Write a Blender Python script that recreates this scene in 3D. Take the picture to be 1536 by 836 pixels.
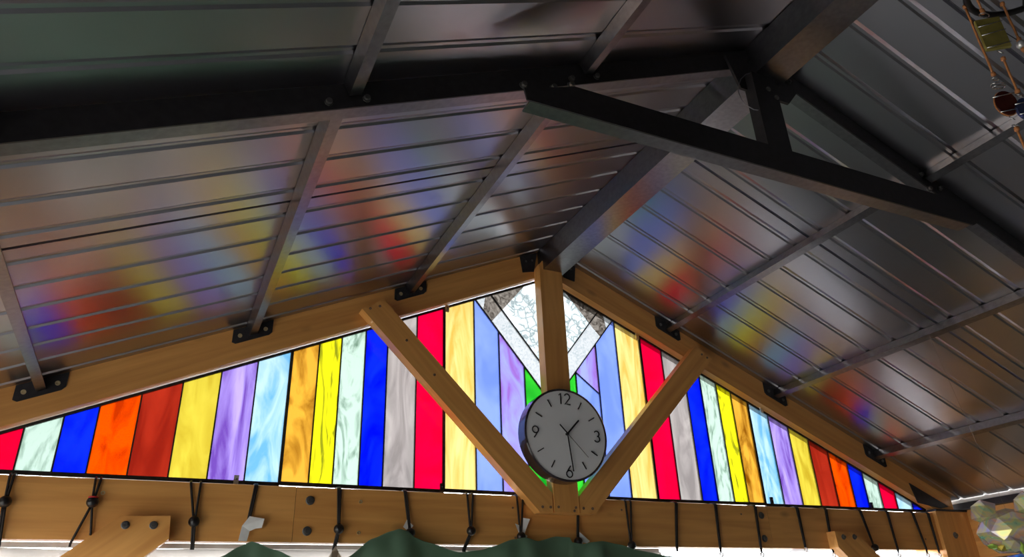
import bpy, bmesh, math, random
from mathutils import Vector, Matrix, noise
random.seed(7)
for o in list(bpy.data.objects): bpy.data.objects.remove(o, do_unlink=True)
scn = bpy.context.scene
COL = scn.collection
Z0 = 1.95            # height of the underside of the tie beam above the patio

# ------------------------------------------------------------------ camera
cam_d = bpy.data.cameras.new('camera'); cam = bpy.data.objects.new('camera', cam_d); COL.objects.link(cam)
scn.camera = cam
CAM = Vector((-1.1405, -2.0352, -0.2340 + Z0))
yaw, pit, rol, F = 0.45457, 0.45513, -0.04146, 1089.56
fw = Vector((math.sin(yaw)*math.cos(pit), math.cos(yaw)*math.cos(pit), math.sin(pit)))
rt = Vector((math.cos(yaw), -math.sin(yaw), 0)); up = rt.cross(fw)
r2 = rt*math.cos(rol) + up*math.sin(rol); u2 = -rt*math.sin(rol) + up*math.cos(rol)
m = Matrix((r2, u2, -fw)).transposed().to_4x4(); m.translation = CAM
cam.matrix_world = m
cam_d.sensor_fit = 'HORIZONTAL'; cam_d.sensor_width = 36.0; cam_d.lens = F/1536*36.0
cam_d.clip_start = 0.02; cam_d.clip_end = 500

# ------------------------------------------------------------------ sky (bright overcast) and exposure
SKY = 15.0
w = bpy.data.worlds.new('overcast_sky'); scn.world = w; w.use_nodes = True
nt = w.node_tree; nt.nodes.clear()
tc = nt.nodes.new('ShaderNodeTexCoord'); sep = nt.nodes.new('ShaderNodeSeparateXYZ')
ramp = nt.nodes.new('ShaderNodeValToRGB'); bg = nt.nodes.new('ShaderNodeBackground'); wo = nt.nodes.new('ShaderNodeOutputWorld')
ramp.color_ramp.elements[0].position = 0.0; ramp.color_ramp.elements[0].color = (0.80, 0.86, 0.93, 1)
ramp.color_ramp.elements[1].position = 1.0; ramp.color_ramp.elements[1].color = (1.0, 1.0, 1.0, 1)
nt.links.new(tc.outputs['Generated'], sep.inputs[0]); nt.links.new(sep.outputs['Z'], ramp.inputs[0])
nt.links.new(ramp.outputs[0], bg.inputs[0]); bg.inputs[1].default_value = SKY
nt.links.new(bg.outputs[0], wo.inputs[0])
vs = scn.view_settings
vs.view_transform = 'Standard'; vs.look = 'None'; vs.gamma = 1.0; vs.use_curve_mapping = False
vs.exposure = 0.1

# ------------------------------------------------------------------ helpers
WM = {}
def link(o, M, parent=None):
    COL.objects.link(o); WM[o] = M.copy()
    if parent is not None:
        o.parent = parent; o.matrix_basis = WM[parent].inverted() @ M
    else:
        o.matrix_basis = M
    return o
def tag(o, label=None, cat=None, group=None, kind=None):
    if label: o['label'] = label
    if cat: o['category'] = cat
    if group: o['group'] = group
    if kind: o['kind'] = kind
    return o
def empty(name, loc):
    o = bpy.data.objects.new(name, None); o.empty_display_size = 0.05
    return link(o, Matrix.Translation(Vector(loc) + Vector((0, 0, Z0))))
def from_bm(name, bm, mats, parent=None, rot=None, smooth=False, bevel=0):
    """bm holds scene coordinates (z from the beam underside); rot = 3x3 grain frame"""
    if bevel:
        es = [e for e in bm.edges if len(e.link_faces) == 2 and e.calc_face_angle(0) > 0.5]
        bmesh.ops.bevel(bm, geom=es, offset=bevel, segments=1, affect='EDGES')
    bmesh.ops.recalc_face_normals(bm, faces=bm.faces[:])
    for v in bm.verts: v.co.z += Z0
    R = (rot or Matrix.Identity(3)).to_4x4(); Ri = R.inverted()
    for v in bm.verts: v.co = Ri @ v.co
    xs = [v.co.x for v in bm.verts]; ys = [v.co.y for v in bm.verts]; zs = [v.co.z for v in bm.verts]
    c = Vector(((min(xs)+max(xs))/2, (min(ys)+max(ys))/2, min(zs)))
    for v in bm.verts: v.co -= c
    me = bpy.data.meshes.new(name); bm.to_mesh(me); bm.free()
    for mt in (mats if isinstance(mats, (list, tuple)) else [mats]): me.materials.append(mt)
    if smooth:
        for p in me.polygons: p.use_smooth = True
    o = bpy.data.objects.new(name, me)
    return link(o, R @ Matrix.Translation(c), parent)
def bm_prism(bm, poly, y0, y1, front_mat=None):
    a = [bm.verts.new((x, y0, z)) for x, z in poly]; b = [bm.verts.new((x, y1, z)) for x, z in poly]
    n = len(poly)
    f = bm.faces.new(a); g = bm.faces.new(b[::-1])
    if front_mat is not None: f.material_index = front_mat[0]; g.material_index = front_mat[1]
    for i in range(n):
        s = bm.faces.new((a[i], b[i], b[(i+1) % n], a[(i+1) % n]))
        if front_mat is not None: s.material_index = front_mat[1]
    return bm
def prism(name, poly, y0, y1, mat, parent=None, ang=0.0, bevel=0.0, fm=None):
    """polygon in the XZ plane, extruded in Y; ang = grain direction (radians from +X towards +Z)"""
    bm = bmesh.new(); bm_prism(bm, poly, y0, y1, fm)
    rot = Matrix.Rotation(-ang, 3, 'Y') if ang else None
    return from_bm(name, bm, mat, parent, rot, False, bevel)
def bm_box(bm, x0, x1, y0, y1, z0, z1):
    return bm_prism(bm, [(x0, z0), (x1, z0), (x1, z1), (x0, z1)], y0, y1)
def box(name, x0, x1, y0, y1, z0, z1, mat, parent=None, bevel=0.0, rot=None):
    bm = bmesh.new(); bm_box(bm, x0, x1, y0, y1, z0, z1); return from_bm(name, bm, mat, parent, rot, False, bevel)
def bm_tube(bm, pts, r, seg=8, closed=False):
    pts = [Vector(p) for p in pts]; n = len(pts); rings = []
    prev = None
    for i, p in enumerate(pts):
        if closed: t = pts[(i+1) % n] - pts[i-1]
        else: t = pts[min(i+1, n-1)] - pts[max(i-1, 0)]
        t.normalize()
        if prev is None:
            a = Vector((0, 0, 1)) if abs(t.z) < 0.9 else Vector((1, 0, 0)); u = t.cross(a).normalized()
        else:
            u = (prev - t*prev.dot(t)).normalized()
        prev = u; v = t.cross(u); rr = r[i] if isinstance(r, (list, tuple)) else r
        rings.append([bm.verts.new(p + u*math.cos(2*math.pi*k/seg)*rr + v*math.sin(2*math.pi*k/seg)*rr) for k in range(seg)])
    for i in range(n if closed else n-1):
        A, B = rings[i], rings[(i+1) % n]
        for k in range(seg): bm.faces.new((A[k], A[(k+1) % seg], B[(k+1) % seg], B[k]))
    if not closed: bm.faces.new(rings[0][::-1]); bm.faces.new(rings[-1])
    return bm
def tube(name, pts, r, mat, parent=None, seg=8, closed=False):
    bm = bmesh.new(); bm_tube(bm, pts, r, seg, closed); return from_bm(name, bm, mat, parent, None, True)
def bm_lathe_y(bm, cx, cz, prof, seg=24):
    """prof: list of (radius, y); closed with end caps; axis along Y"""
    rings = []
    for r, y in prof:
        rings.append([bm.verts.new((cx + r*math.cos(2*math.pi*k/seg), y, cz + r*math.sin(2*math.pi*k/seg))) for k in range(seg)])
    for A, B in zip(rings, rings[1:]):
        for k in range(seg): bm.faces.new((A[k], A[(k+1) % seg], B[(k+1) % seg], B[k]))
    bm.faces.new(rings[0]); bm.faces.new(rings[-1][::-1]); return bm
def lathe_y(name, cx, cz, prof, mat, parent=None, seg=24, smooth=False):
    bm = bmesh.new(); bm_lathe_y(bm, cx, cz, prof, seg); return from_bm(name, bm, mat, parent, None, smooth)
def ball(name, c, r, mat, parent=None, sub=2, squash=(1, 1, 1), jitter=0.0, smooth=True):
    bm = bmesh.new(); bmesh.ops.create_icosphere(bm, subdivisions=sub, radius=1)
    for v in bm.verts:
        k = 1 + (random.random()-.5)*jitter
        v.co = Vector((c[0] + v.co.x*r*squash[0]*k, c[1] + v.co.y*r*squash[1]*k, c[2] + v.co.z*r*squash[2]*k))
    return from_bm(name, bm, mat, parent, None, smooth)

# ------------------------------------------------------------------ materials
def newmat(name):
    mt = bpy.data.materials.new(name); mt.use_nodes = True
    nt = mt.node_tree; b = nt.nodes['Principled BSDF']; return mt, nt, b
def lin(c):
    return tuple(((v/255)/12.92 if v/255 <= .04045 else ((v/255+.055)/1.055)**2.4) for v in c) + (1,)
def plain(name, col, rough=.5, metal=0., var=.15, scale=30, bump=0., spec=.5):
    mt, nt, b = newmat(name); N = nt.nodes; K = nt.links
    t = N.new('ShaderNodeTexCoord'); n = N.new('ShaderNodeTexNoise'); n.inputs['Scale'].default_value = scale; n.inputs['Detail'].default_value = 4
    K.new(t.outputs['Object'], n.inputs['Vector'])
    r = N.new('ShaderNodeValToRGB')
    c = col[:3]; r.color_ramp.elements[0].position = .3; r.color_ramp.elements[1].position = .7
    r.color_ramp.elements[0].color = tuple(v*(1-var) for v in c) + (1,); r.color_ramp.elements[1].color = tuple(min(1, v*(1+var)) for v in c) + (1,)
    K.new(n.outputs['Fac'], r.inputs[0]); K.new(r.outputs[0], b.inputs['Base Color'])
    b.inputs['Roughness'].default_value = rough; b.inputs['Metallic'].default_value = metal; b.inputs['Specular IOR Level'].default_value = spec
    if bump:
        bp = N.new('ShaderNodeBump'); bp.inputs['Strength'].default_value = bump; bp.inputs['Distance'].default_value = .002
        K.new(n.outputs['Fac'], bp.inputs['Height']); K.new(bp.outputs[0], b.inputs['Normal'])
    return mt
def wood(name, light, dark, rough=.42):
    mt, nt, b = newmat(name); N = nt.nodes; K = nt.links
    t = N.new('ShaderNodeTexCoord'); oi = N.new('ShaderNodeObjectInfo')
    add = N.new('ShaderNodeVectorMath'); add.operation = 'ADD'
    sc = N.new('ShaderNodeVectorMath'); sc.operation = 'SCALE'; sc.inputs[0].default_value = (7, 3, 5)
    K.new(oi.outputs['Random'], sc.inputs['Scale']); K.new(t.outputs['Object'], add.inputs[0]); K.new(sc.outputs[0], add.inputs[1])
    mp = N.new('ShaderNodeMapping'); mp.inputs['Scale'].default_value = (1.6, 26, 26); K.new(add.outputs[0], mp.inputs[0])
    n1 = N.new('ShaderNodeTexNoise'); n1.inputs['Scale'].default_value = 1.6; n1.inputs['Detail'].default_value = 5; n1.inputs['Distortion'].default_value = .6
    K.new(mp.outputs[0], n1.inputs['Vector'])
    r = N.new('ShaderNodeValToRGB'); r.color_ramp.elements[0].position = .28; r.color_ramp.elements[1].position = .72
    r.color_ramp.elements[0].color = dark + (1,); r.color_ramp.elements[1].color = light + (1,)
    K.new(n1.outputs['Fac'], r.inputs[0])
    # knots
    mk = N.new('ShaderNodeMapping'); mk.inputs['Scale'].default_value = (4.5, 9, 9); K.new(add.outputs[0], mk.inputs[0])
    vo = N.new('ShaderNodeTexVoronoi'); vo.inputs['Scale'].default_value = 1.0; K.new(mk.outputs[0], vo.inputs['Vector'])
    kr = N.new('ShaderNodeValToRGB'); kr.color_ramp.elements[0].position = .03; kr.color_ramp.elements[0].color = (1, 1, 1, 1)
    kr.color_ramp.elements[1].position = .13; kr.color_ramp.elements[1].color = (0, 0, 0, 1); K.new(vo.outputs['Distance'], kr.inputs[0])
    mx = N.new('ShaderNodeMix'); mx.data_type = 'RGBA'; mx.inputs[7].default_value = tuple(v*.45 for v in dark) + (1,)
    ml = N.new('ShaderNodeMath'); ml.operation = 'MULTIPLY'; ml.inputs[1].default_value = .55; K.new(kr.outputs[0], ml.inputs[0])
    K.new(ml.outputs[0], mx.inputs[0]); K.new(r.outputs[0], mx.inputs[6]); K.new(mx.outputs[2], b.inputs['Base Color'])
    b.inputs['Roughness'].default_value = rough
    bp = N.new('ShaderNodeBump'); bp.inputs['Strength'].default_value = .12; bp.inputs['Distance'].default_value = .002
    K.new(n1.outputs['Fac'], bp.inputs['Height']); K.new(bp.outputs[0], b.inputs['Normal'])
    return mt
WOOD = wood('honey_stained_timber', (.86, .435, .128), (.66, .290, .074), .36)
STEEL = plain('charcoal_and_shaded_steel', (.026, .024, .027), .45, .0, .25, 60, .05, .4)  # on the truss fronts this dark tone carries their shade
PURL = plain('grey_galvanised_purlin', (.31, .30, .315), .30, 1.0, .12, 80, .03)
ROOF, _nt, _b = newmat('satin_charcoal_roof_sheet')
_b.inputs['Base Color'].default_value = (.49, .48, .51, 1); _b.inputs['Metallic'].default_value = 1.0; _b.inputs['Roughness'].default_value = .28
_n = _nt.nodes.new('ShaderNodeTexNoise'); _n.inputs['Scale'].default_value = 420; _t = _nt.nodes.new('ShaderNodeTexCoord')
_bp = _nt.nodes.new('ShaderNodeBump'); _bp.inputs['Strength'].default_value = .05; _bp.inputs['Distance'].default_value = .0005
_nt.links.new(_t.outputs['Object'], _n.inputs['Vector']); _nt.links.new(_n.outputs['Fac'], _bp.inputs['Height']); _nt.links.new(_bp.outputs[0], _b.inputs['Normal'])
BLACK = plain('black_plastic', (.012, .010, .010), .28, 0, .2, 40)
RUBBER = plain('black_elastic_cord', (.016, .011, .010), .6, 0, .3, 90)
BOLT = plain('dark_steel_bolt', (.16, .155, .15), .35, .6, .2, 90)
BRASS = plain('brass_screw', (.70, .58, .34), .4, .6, .2, 90)
CHROME = plain('bright_steel_wire', (.72, .72, .70), .2, 1, .1, 90)
LEAD = plain('black_lead_came', (.035, .035, .037), .45, .4, .3, 80)
ALU = plain('pale_aluminium', (.62, .60, .57), .45, .4, .1, 30)
WHITE = plain('clock_white', (.88, .89, .91), .55, 0, .02, 10)
INK = plain('black_ink', (.008, .008, .010), .5, 0, 0, 10)
CASE = plain('glossy_dark_clock_case', (.03, .02, .022), .12, 0, .1, 10)
PAPER = plain('white_paper_tape', (.90, .90, .88), .8, 0, .05, 60)
RED = plain('red_thread', (.55, .02, .02), .6, 0, .1, 60)
COPPER = plain('orange_leather_cord', (.55, .22, .075), .55, 0, .3, 160)
SPLICE = plain('dark_joint', (.10, .04, .012), .8, 0, .2, 60)
def cloth(name, col, transl, var=.22, rough=.7):
    mt, nt, b = newmat(name); N = nt.nodes; K = nt.links
    b.inputs['Roughness'].default_value = rough
    t = N.new('ShaderNodeTexCoord'); n = N.new('ShaderNodeTexNoise'); n.inputs['Scale'].default_value = 9; n.inputs['Detail'].default_value = 5
    K.new(t.outputs['Object'], n.inputs['Vector'])
    r = N.new('ShaderNodeValToRGB'); r.color_ramp.elements[0].color = tuple(v*(1-var) for v in col) + (1,); r.color_ramp.elements[1].color = tuple(min(1, v*(1+var)) for v in col) + (1,)
    K.new(n.outputs['Fac'], r.inputs[0]); K.new(r.outputs[0], b.inputs['Base Color'])
    tr = N.new('ShaderNodeBsdfTranslucent'); K.new(r.outputs[0], tr.inputs[0])
    mx = N.new('ShaderNodeMixShader'); mx.inputs[0].default_value = transl
    K.new(b.outputs[0], mx.inputs[1]); K.new(tr.outputs[0], mx.inputs[2]); K.new(mx.outputs[0], N['Material Output'].inputs[0])
    return mt
TARP = cloth('dark_green_tarpaulin', (.145, .240, .160), .12, rough=.33)
SHEER = cloth('white_curtain_fabric', (.80, .80, .81), .34, .04)
SHEET = cloth('pale_plastic_sheet', (.56, .52, .48), .22, rough=.3)
CREAM = cloth('cream_cloth', (.62, .55, .45), .2)

# stained glass: coloured layer on the room side, clear body behind it
TG = 0.155
def glass(name, c1, c2, style='soft', k=1.0, transl=.45, sx=16., sz=3., dist=1.2, lo=.35, hi=.65, off=0, det=6):
    mt = bpy.data.materials.new(name); mt.use_nodes = True; nt = mt.node_tree; N = nt.nodes; K = nt.links; N.clear()
    out = N.new('ShaderNodeOutputMaterial'); g = N.new('ShaderNodeNewGeometry')
    mp = N.new('ShaderNodeMapping'); mp.inputs['Scale'].default_value = (sx, 1, sz); mp.inputs['Location'].default_value = (off*1.37, off*.71, off*2.3)
    K.new(g.outputs['Position'], mp.inputs[0])
    n = N.new('ShaderNodeTexNoise'); n.inputs['Scale'].default_value = 1.0; n.inputs['Detail'].default_value = det; n.inputs['Distortion'].default_value = dist
    K.new(mp.outputs[0], n.inputs['Vector']); fac = n.outputs['Fac']
    if style == 'wave':
        wv = N.new('ShaderNodeTexWave'); wv.wave_type = 'BANDS'; wv.bands_direction = 'X'
        wv.inputs['Scale'].default_value = 1.1; wv.inputs['Distortion'].default_value = 9; wv.inputs['Detail'].default_value = 3; wv.inputs['Detail Scale'].default_value = .8
        K.new(mp.outputs[0], wv.inputs['Vector']); fac = wv.outputs['Fac']
    r = N.new('ShaderNodeValToRGB'); r.color_ramp.elements[0].position = lo; r.color_ramp.elements[1].position = hi
    f = TG*k
    r.color_ramp.elements[0].color = tuple(v*f for v in lin(c2)[:3]) + (1,); r.color_ramp.elements[1].color = tuple(v*f for v in lin(c1)[:3]) + (1,)
    K.new(fac, r.inputs[0])
    tp = N.new('ShaderNodeBsdfTransparent'); tl = N.new('ShaderNodeBsdfTranslucent'); gl = N.new('ShaderNodeBsdfGlossy'); gl.inputs['Roughness'].default_value = .12
    K.new(r.outputs[0], tp.inputs[0]); K.new(r.outputs[0], tl.inputs[0])
    m1 = N.new('ShaderNodeMixShader'); m1.inputs[0].default_value = transl; K.new(tp.outputs[0], m1.inputs[1]); K.new(tl.outputs[0], m1.inputs[2])
    m2 = N.new('ShaderNodeMixShader'); m2.inputs[0].default_value = .03; K.new(m1.outputs[0], m2.inputs[1]); K.new(gl.outputs[0], m2.inputs[2])
    K.new(m2.outputs[0], out.inputs[0]); return mt
CLEARB = bpy.data.materials.new('clear_glass_body'); CLEARB.use_nodes = True
_n = CLEARB.node_tree.nodes; _n.clear(); _o = _n.new('ShaderNodeOutputMaterial'); _t = _n.new('ShaderNodeBsdfTransparent'); _t.inputs[0].default_value = (.96, .97, .97, 1)
CLEARB.node_tree.links.new(_t.outputs[0], _o.inputs[0])
G = {
 'cobalt': glass('cobalt_blue_glass', (10, 40, 255), (0, 8, 205), sx=10, sz=6),
 'skyblue': glass('sky_blue_streaky_glass', (205, 240, 255), (120, 190, 235), sx=14, sz=5, dist=2.2, k=.74),
 'ruby': glass('ruby_red_glass', (245, 0, 58), (228, 0, 40), sx=6, sz=6),
 'palegreen': glass('pale_green_wispy_glass', (222, 246, 226), (104, 140, 112), sx=15, sz=4.5, dist=4.2, lo=.27, hi=.52, k=.70),
 'orange': glass('bright_orange_glass', (255, 78, 0), (190, 46, 0), sx=20, sz=7, dist=1.5, lo=.34, hi=.56, k=.92),
 'oxblood': glass('oxblood_red_glass', (172, 42, 22), (130, 24, 12), sx=18, sz=2.5),
 'gold': glass('golden_yellow_streaky_glass', (240, 216, 70), (205, 172, 40), sx=16, sz=4, dist=1.8, k=.80),
 'violet': glass('violet_wispy_glass', (190, 165, 245), (112, 72, 170), sx=18, sz=3.5, dist=1.2, k=.9),
 'amber': glass('amber_swirl_glass', (228, 165, 52), (128, 70, 2), sx=13, sz=4.5, dist=1.8, lo=.33, hi=.58),
 'lemon': glass('lemon_yellow_rippled_glass', (248, 234, 22), (140, 140, 22), sx=24, sz=5, dist=2.5, lo=.33, hi=.48, det=2),
 'grey': glass('warm_grey_wispy_glass', (190, 178, 172), (146, 136, 132), sx=14, sz=4, dist=2.4, k=.85),
 'cream': glass('cream_amber_glass', (255, 226, 140), (226, 180, 80), sx=22, sz=3.2, dist=2.0, k=.88),
 'periwinkle': glass('periwinkle_blue_glass', (138, 162, 250), (112, 138, 236), sx=10, sz=4, k=.88),
 'lilac': glass('lilac_and_blue_glass', (160, 165, 250), (150, 104, 192), k=.88, sx=14, sz=5, dist=1.6),
 'green': glass('bright_green_glass', (60, 215, 50), (16, 140, 30), sx=8, sz=4),
 'smoky': glass('smoky_brown_textured_glass', (150, 140, 130), (70, 62, 55), sx=36, sz=36, dist=2, transl=.3, k=.8),
 'crackle': None, 'bevel': glass('frosted_white_bevel_glass', (255, 255, 255), (212, 222, 226), sx=70, sz=70, dist=2, k=.60, transl=.5, lo=.32, hi=.56),
}
def crackle():
    mt = bpy.data.materials.new('crackled_clear_glass'); mt.use_nodes = True; nt = mt.node_tree; N = nt.nodes; K = nt.links; N.clear()
    out = N.new('ShaderNodeOutputMaterial'); g = N.new('ShaderNodeNewGeometry')
    n0 = N.new('ShaderNodeTexNoise'); n0.inputs['Scale'].default_value = 30; K.new(g.outputs['Position'], n0.inputs['Vector'])
    mxv = N.new('ShaderNodeMix'); mxv.data_type = 'VECTOR'; mxv.inputs[0].default_value = .05; K.new(g.outputs['Position'], mxv.inputs[4]); K.new(n0.outputs['Color'], mxv.inputs[5])
    v = N.new('ShaderNodeTexVoronoi'); v.feature = 'DISTANCE_TO_EDGE'; v.inputs['Scale'].default_value = 36; K.new(mxv.outputs[1], v.inputs['Vector'])
    r = N.new('ShaderNodeValToRGB'); r.color_ramp.elements[0].position = .0; r.color_ramp.elements[1].position = .16
    r.color_ramp.elements[0].color = (.035, .042, .042, 1); r.color_ramp.elements[1].color = (.108, .116, .115, 1); K.new(v.outputs['Distance'], r.inputs[0])
    n2 = N.new('ShaderNodeTexNoise'); n2.inputs['Scale'].default_value = 9; K.new(g.outputs['Position'], n2.inputs['Vector'])
    r2 = N.new('ShaderNodeValToRGB'); r2.color_ramp.elements[0].position = .52; r2.color_ramp.elements[1].position = .60; r2.color_ramp.elements[0].color = (0, 0, 0, 1); K.new(n2.outputs['Fac'], r2.inputs[0])
    mx = N.new('ShaderNodeMix'); mx.data_type = 'RGBA'; mx.inputs[7].default_value = (.17, .175, .175, 1); K.new(r2.outputs[0], mx.inputs[0]); K.new(r.outputs[0], mx.inputs[6])
    tp = N.new('ShaderNodeBsdfTransparent'); tl = N.new('ShaderNodeBsdfTranslucent'); K.new(mx.outputs[2], tp.inputs[0]); K.new(mx.outputs[2], tl.inputs[0])
    m1 = N.new('ShaderNodeMixShader'); m1.inputs[0].default_value = .35; K.new(tp.outputs[0], m1.inputs[1]); K.new(tl.outputs[0], m1.inputs[2]); K.new(m1.outputs[0], out.inputs[0])
    return mt
G['crackle'] = crackle()

# ------------------------------------------------------------------ measured frame
S = [1.4598, 1.3825, 1.3098, 1.2199, 1.1264, 1.0341, .9421, .8516, .7750, .7101, .6374, .5684, .4743, .3828, .2778, .1895, .0989]
SL = 0.4437; ANG = math.atan(SL)
ZT, ZRB = 1.0161, 0.916          # roof underside / rafter underside on the centre line
ZGB, ZGT, YG = 0.1542, 0.9115, 0.032
D = 1.092; ZMB = 0.9643
XE = 1.85                         # eave

# ------------------------------------------------------------------ ground and patio
GRASS = plain('gravel_and_dry_lawn', (.125, .118, .098), .9, 0, .3, 6)
PAVE = plain('pale_concrete_patio', (.115, .112, .108), .8, 0, .12, 5)
g = box('ground', -30, 30, -30, 30, -Z0-.12, -Z0-.02, GRASS); tag(g, kind='structure')
g = box('floor', -3.2, 3.2, -5.2, 1.6, -Z0-.02, -Z0, PAVE); tag(g, kind='structure')

BLOCK_WALL = plain('dark_light_block_wall', (.07, .065, .06), .8, 0, .15, 4)
SCREEN = plain('dark_light_block_screen', (.030, .036, .030), .85, 0, .2, 12)  # for the screens added to keep the interior dark
g = prism('wall_back_light_block', [(-2.2, -Z0), (2.2, -Z0), (2.2, .10), (0, 1.10), (-2.2, .10)], -3.62, -3.50, BLOCK_WALL); tag(g, kind='structure')  # unseen wall added behind the camera to dim the interior
g = box('wall_front_light_block', -1.69, 1.69, .10, .11, -Z0, -.065, SCREEN); tag(g, 'added dark screen blocking light below the gable cloths', kind='structure')  # added to darken what the roof sheets reflect
g = box('wall_right_light_block', 1.936, 1.946, -3.49, .05, -Z0, .11, SCREEN); tag(g, 'added dark screen blocking light from the right side', kind='structure')  # unseen, added to cut light coming in from the right
g = box('wall_left_light_block', -1.946, -1.936, -3.49, -1.85, -Z0, .11, SCREEN); tag(g, 'added dark screen blocking light at the rear half of the left side', kind='structure')  # unseen, added to narrow the light from the left opening

# ------------------------------------------------------------------ roof (ceiling): ribbed sheet panels
ceil = empty('ceiling', (0, -1.5, ZT)); tag(ceil, 'underside of dark ribbed metal gable roof', kind='structure')
def panel_profile(y0, y1, ribs):
    lo = [(y0+.003, .014), (y0+.0045, 0.0)]
    for r in ribs:
        lo += [(r-.013, 0), (r-.003, .0040), (r+.004, .0040), (r+.0085, 0)]
    lo += [(y1-.0045, 0.0), (y1-.003, .014)]
    return lo
panels = [(-.712, .20, [-.655+.104*k for k in range(8)]), (-1.43, -.712, [-1.381+.104*k for k in range(7)]),
          (-2.148, -1.43, [-2.099+.104*k for k in range(7)]), (-2.866, -2.148, [-2.817+.104*k for k in range(7)]), (-3.5, -2.866, [-3.45+.104*k for k in range(6)])]
for sg in (-1, 1):
    for (y0, y1, ribs) in panels:
        lo = panel_profile(y0, y1, ribs); bm = bmesh.new(); A = []; B = []
        pr = lo + [(y, h+.0012) for y, h in reversed(lo)]
        for (y, h) in pr:
            A.append(bm.verts.new((sg*.004, y, ZT - SL*.004 + h))); B.append(bm.verts.new((sg*XE, y, ZT - SL*XE + h)))
        n = len(pr); k = len(lo)
        for i in range(n): bm.faces.new((A[i], A[(i+1) % n], B[(i+1) % n], B[i]))
        for i in range(k-1):
            bm.faces.new((A[i], A[i+1], A[n-2-i], A[n-1-i])); bm.faces.new((B[i], B[i+1], B[n-2-i], B[n-1-i]))
        from_bm('roof_panel', bm, ROOF, ceil)
    for y in (-.712, -1.43, -2.148, -2.866):
        bm = bmesh.new()
        for x in (.004, XE):
            pass
        vv = [bm.verts.new((sg*x, y+dy, ZT - SL*x + dz)) for x in (.004, XE) for dy, dz in ((-.02, .0155), (.02, .0155), (.02, .019), (-.02, .019))]
        for i in range(4): bm.faces.new((vv[i], vv[(i+1) % 4], vv[4+(i+1) % 4], vv[4+i]))
        bm.faces.new(vv[0:4]); bm.faces.new(vv[4:8]); from_bm('seam_cap', bm, STEEL, ceil)
prism('ridge_light_block', [(-.10, ZT-.10*SL+.02), (0, ZT+.02), (.10, ZT-.10*SL+.02), (.10, ZT-.10*SL+.024), (0, ZT+.026), (-.10, ZT-.10*SL+.024)], -3.5, .2, STEEL, ceil)  # added above the ridge to block sky light

# ------------------------------------------------------------------ gable timbers
def bolt(parent, x, z, y, r=.012, mat=BOLT):
    """washer and hex head lying against a face at depth y (towards the viewer)"""
    o = lathe_y('bolt', x, z, [(r, y), (r, y-.002), (r*.85, y-.003), (r*.55, y-.003), (r*.55, y-.008), (r*.2, y-.008), (r*.2, y-.006)], mat, parent, 12)
    return o
def screw(parent, x, z, y, r=.0045, mat=BOLT):
    return lathe_y('screw', x, z, [(r, y+.001), (r, y-.0012), (r*.5, y-.0012), (r*.4, y+.0002)], mat, parent, 10)
tb = empty('tie_beam', (0, .02, 0)); tag(tb, 'long honey-brown timber tie beam running under the stained glass', 'beam')
for (x0, x1) in ((-1.693, -.8105), (-.8095, .8205), (.8215, 1.693)):
    box('beam_section', x0, x1, 0, .045, 0, .14, WOOD, tb, .002)
for x in (-.81, .821): box('joint', x-.0012, x+.0012, .0006, .044, .002, .138, SPLICE, tb)
for (x, z) in ((-.772, .106), (-.774, .028), (.790, .108), (.786, .031)): bolt(tb, x, z, 0, .012)
for (x, z) in ((-.636, .107), (-.637, .026), (-1.262, .107)): lathe_y('screw_tip', x, z, [(.005, .001), (.005, -.002), (.003, -.002), (.002, .0)], BRASS, tb, 12)
for (x, z) in ((-.17, .02), (-.175, .105), (.21, .11), (.70, .11), (1.61, .04)): screw(tb, x, z, 0, .003)
for sg, nm in ((-1, 'left'), (1, 'right')):
    r = empty('timber_rafter', (sg*.9, .02, ZT-SL*.9-.1)); tag(r, 'honey-brown timber rafter sloping along the %s top edge of the stained glass' % nm, 'rafter')
    prism('board', [(sg*.0006, ZT), (sg*1.83, ZT-SL*1.83), (sg*1.83, .157), (sg*(ZRB-.157)/SL, .157), (sg*.0006, ZRB)], 0, .045, WOOD, r, -sg*ANG, .0015)
    # black steel corner plate at the foot of the rafter
    prism('corner_plate', [(sg*1.62, .178), (sg*1.75, .160), (sg*1.80, .168), (sg*1.60, .255)], -.003, -.0003, STEEL, r)
kp = empty('king_post', (-.014, -.02, .088)); tag(kp, 'upright honey-brown timber king post behind the wall clock', 'post')
prism('post', [(-.056, .088), (.030, .088), (.030, .925), (.018, .942), (-.046, .942), (-.058, .925)], -.042, -.0004, WOOD, kp, math.pi/2, .0025)
for (x, z) in ((-.042, .105), (.018, .105), (.012, .095), (-.035, .928), (.010, .928)): screw(kp, x, z, -.042, .0038)
lb = empty('timber_brace', (-.36, -.02, .088)); tag(lb, 'diagonal honey-brown timber brace rising to the left of the clock', 'brace')
prism('board', [(-.060, .088), (-.104, .088), (-.672, .664), (-.606, .705), (-.060, .146)], -.040, -.0004, WOOD, lb, math.pi-.80, .0025)
for (x, z) in ((-.095, .104), (-.068, .104), (-.647, .668), (-.618, .680), (-.53, .58), (-.44, .48)): screw(lb, x, z, -.040, .004)
rb = empty('timber_brace', (.34, -.02, .088)); tag(rb, 'diagonal honey-brown timber brace rising to the right of the clock', 'brace')
prism('board', [(.034, .088), (.084, .088), (.652, .660), (.580, .702), (.034, .140)], -.040, -.0004, WOOD, rb, .80, .0025)
for (x, z) in ((.046, .104), (.078, .104), (.605, .672), (.628, .662)): screw(rb, x, z, -.040, .004)
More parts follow.
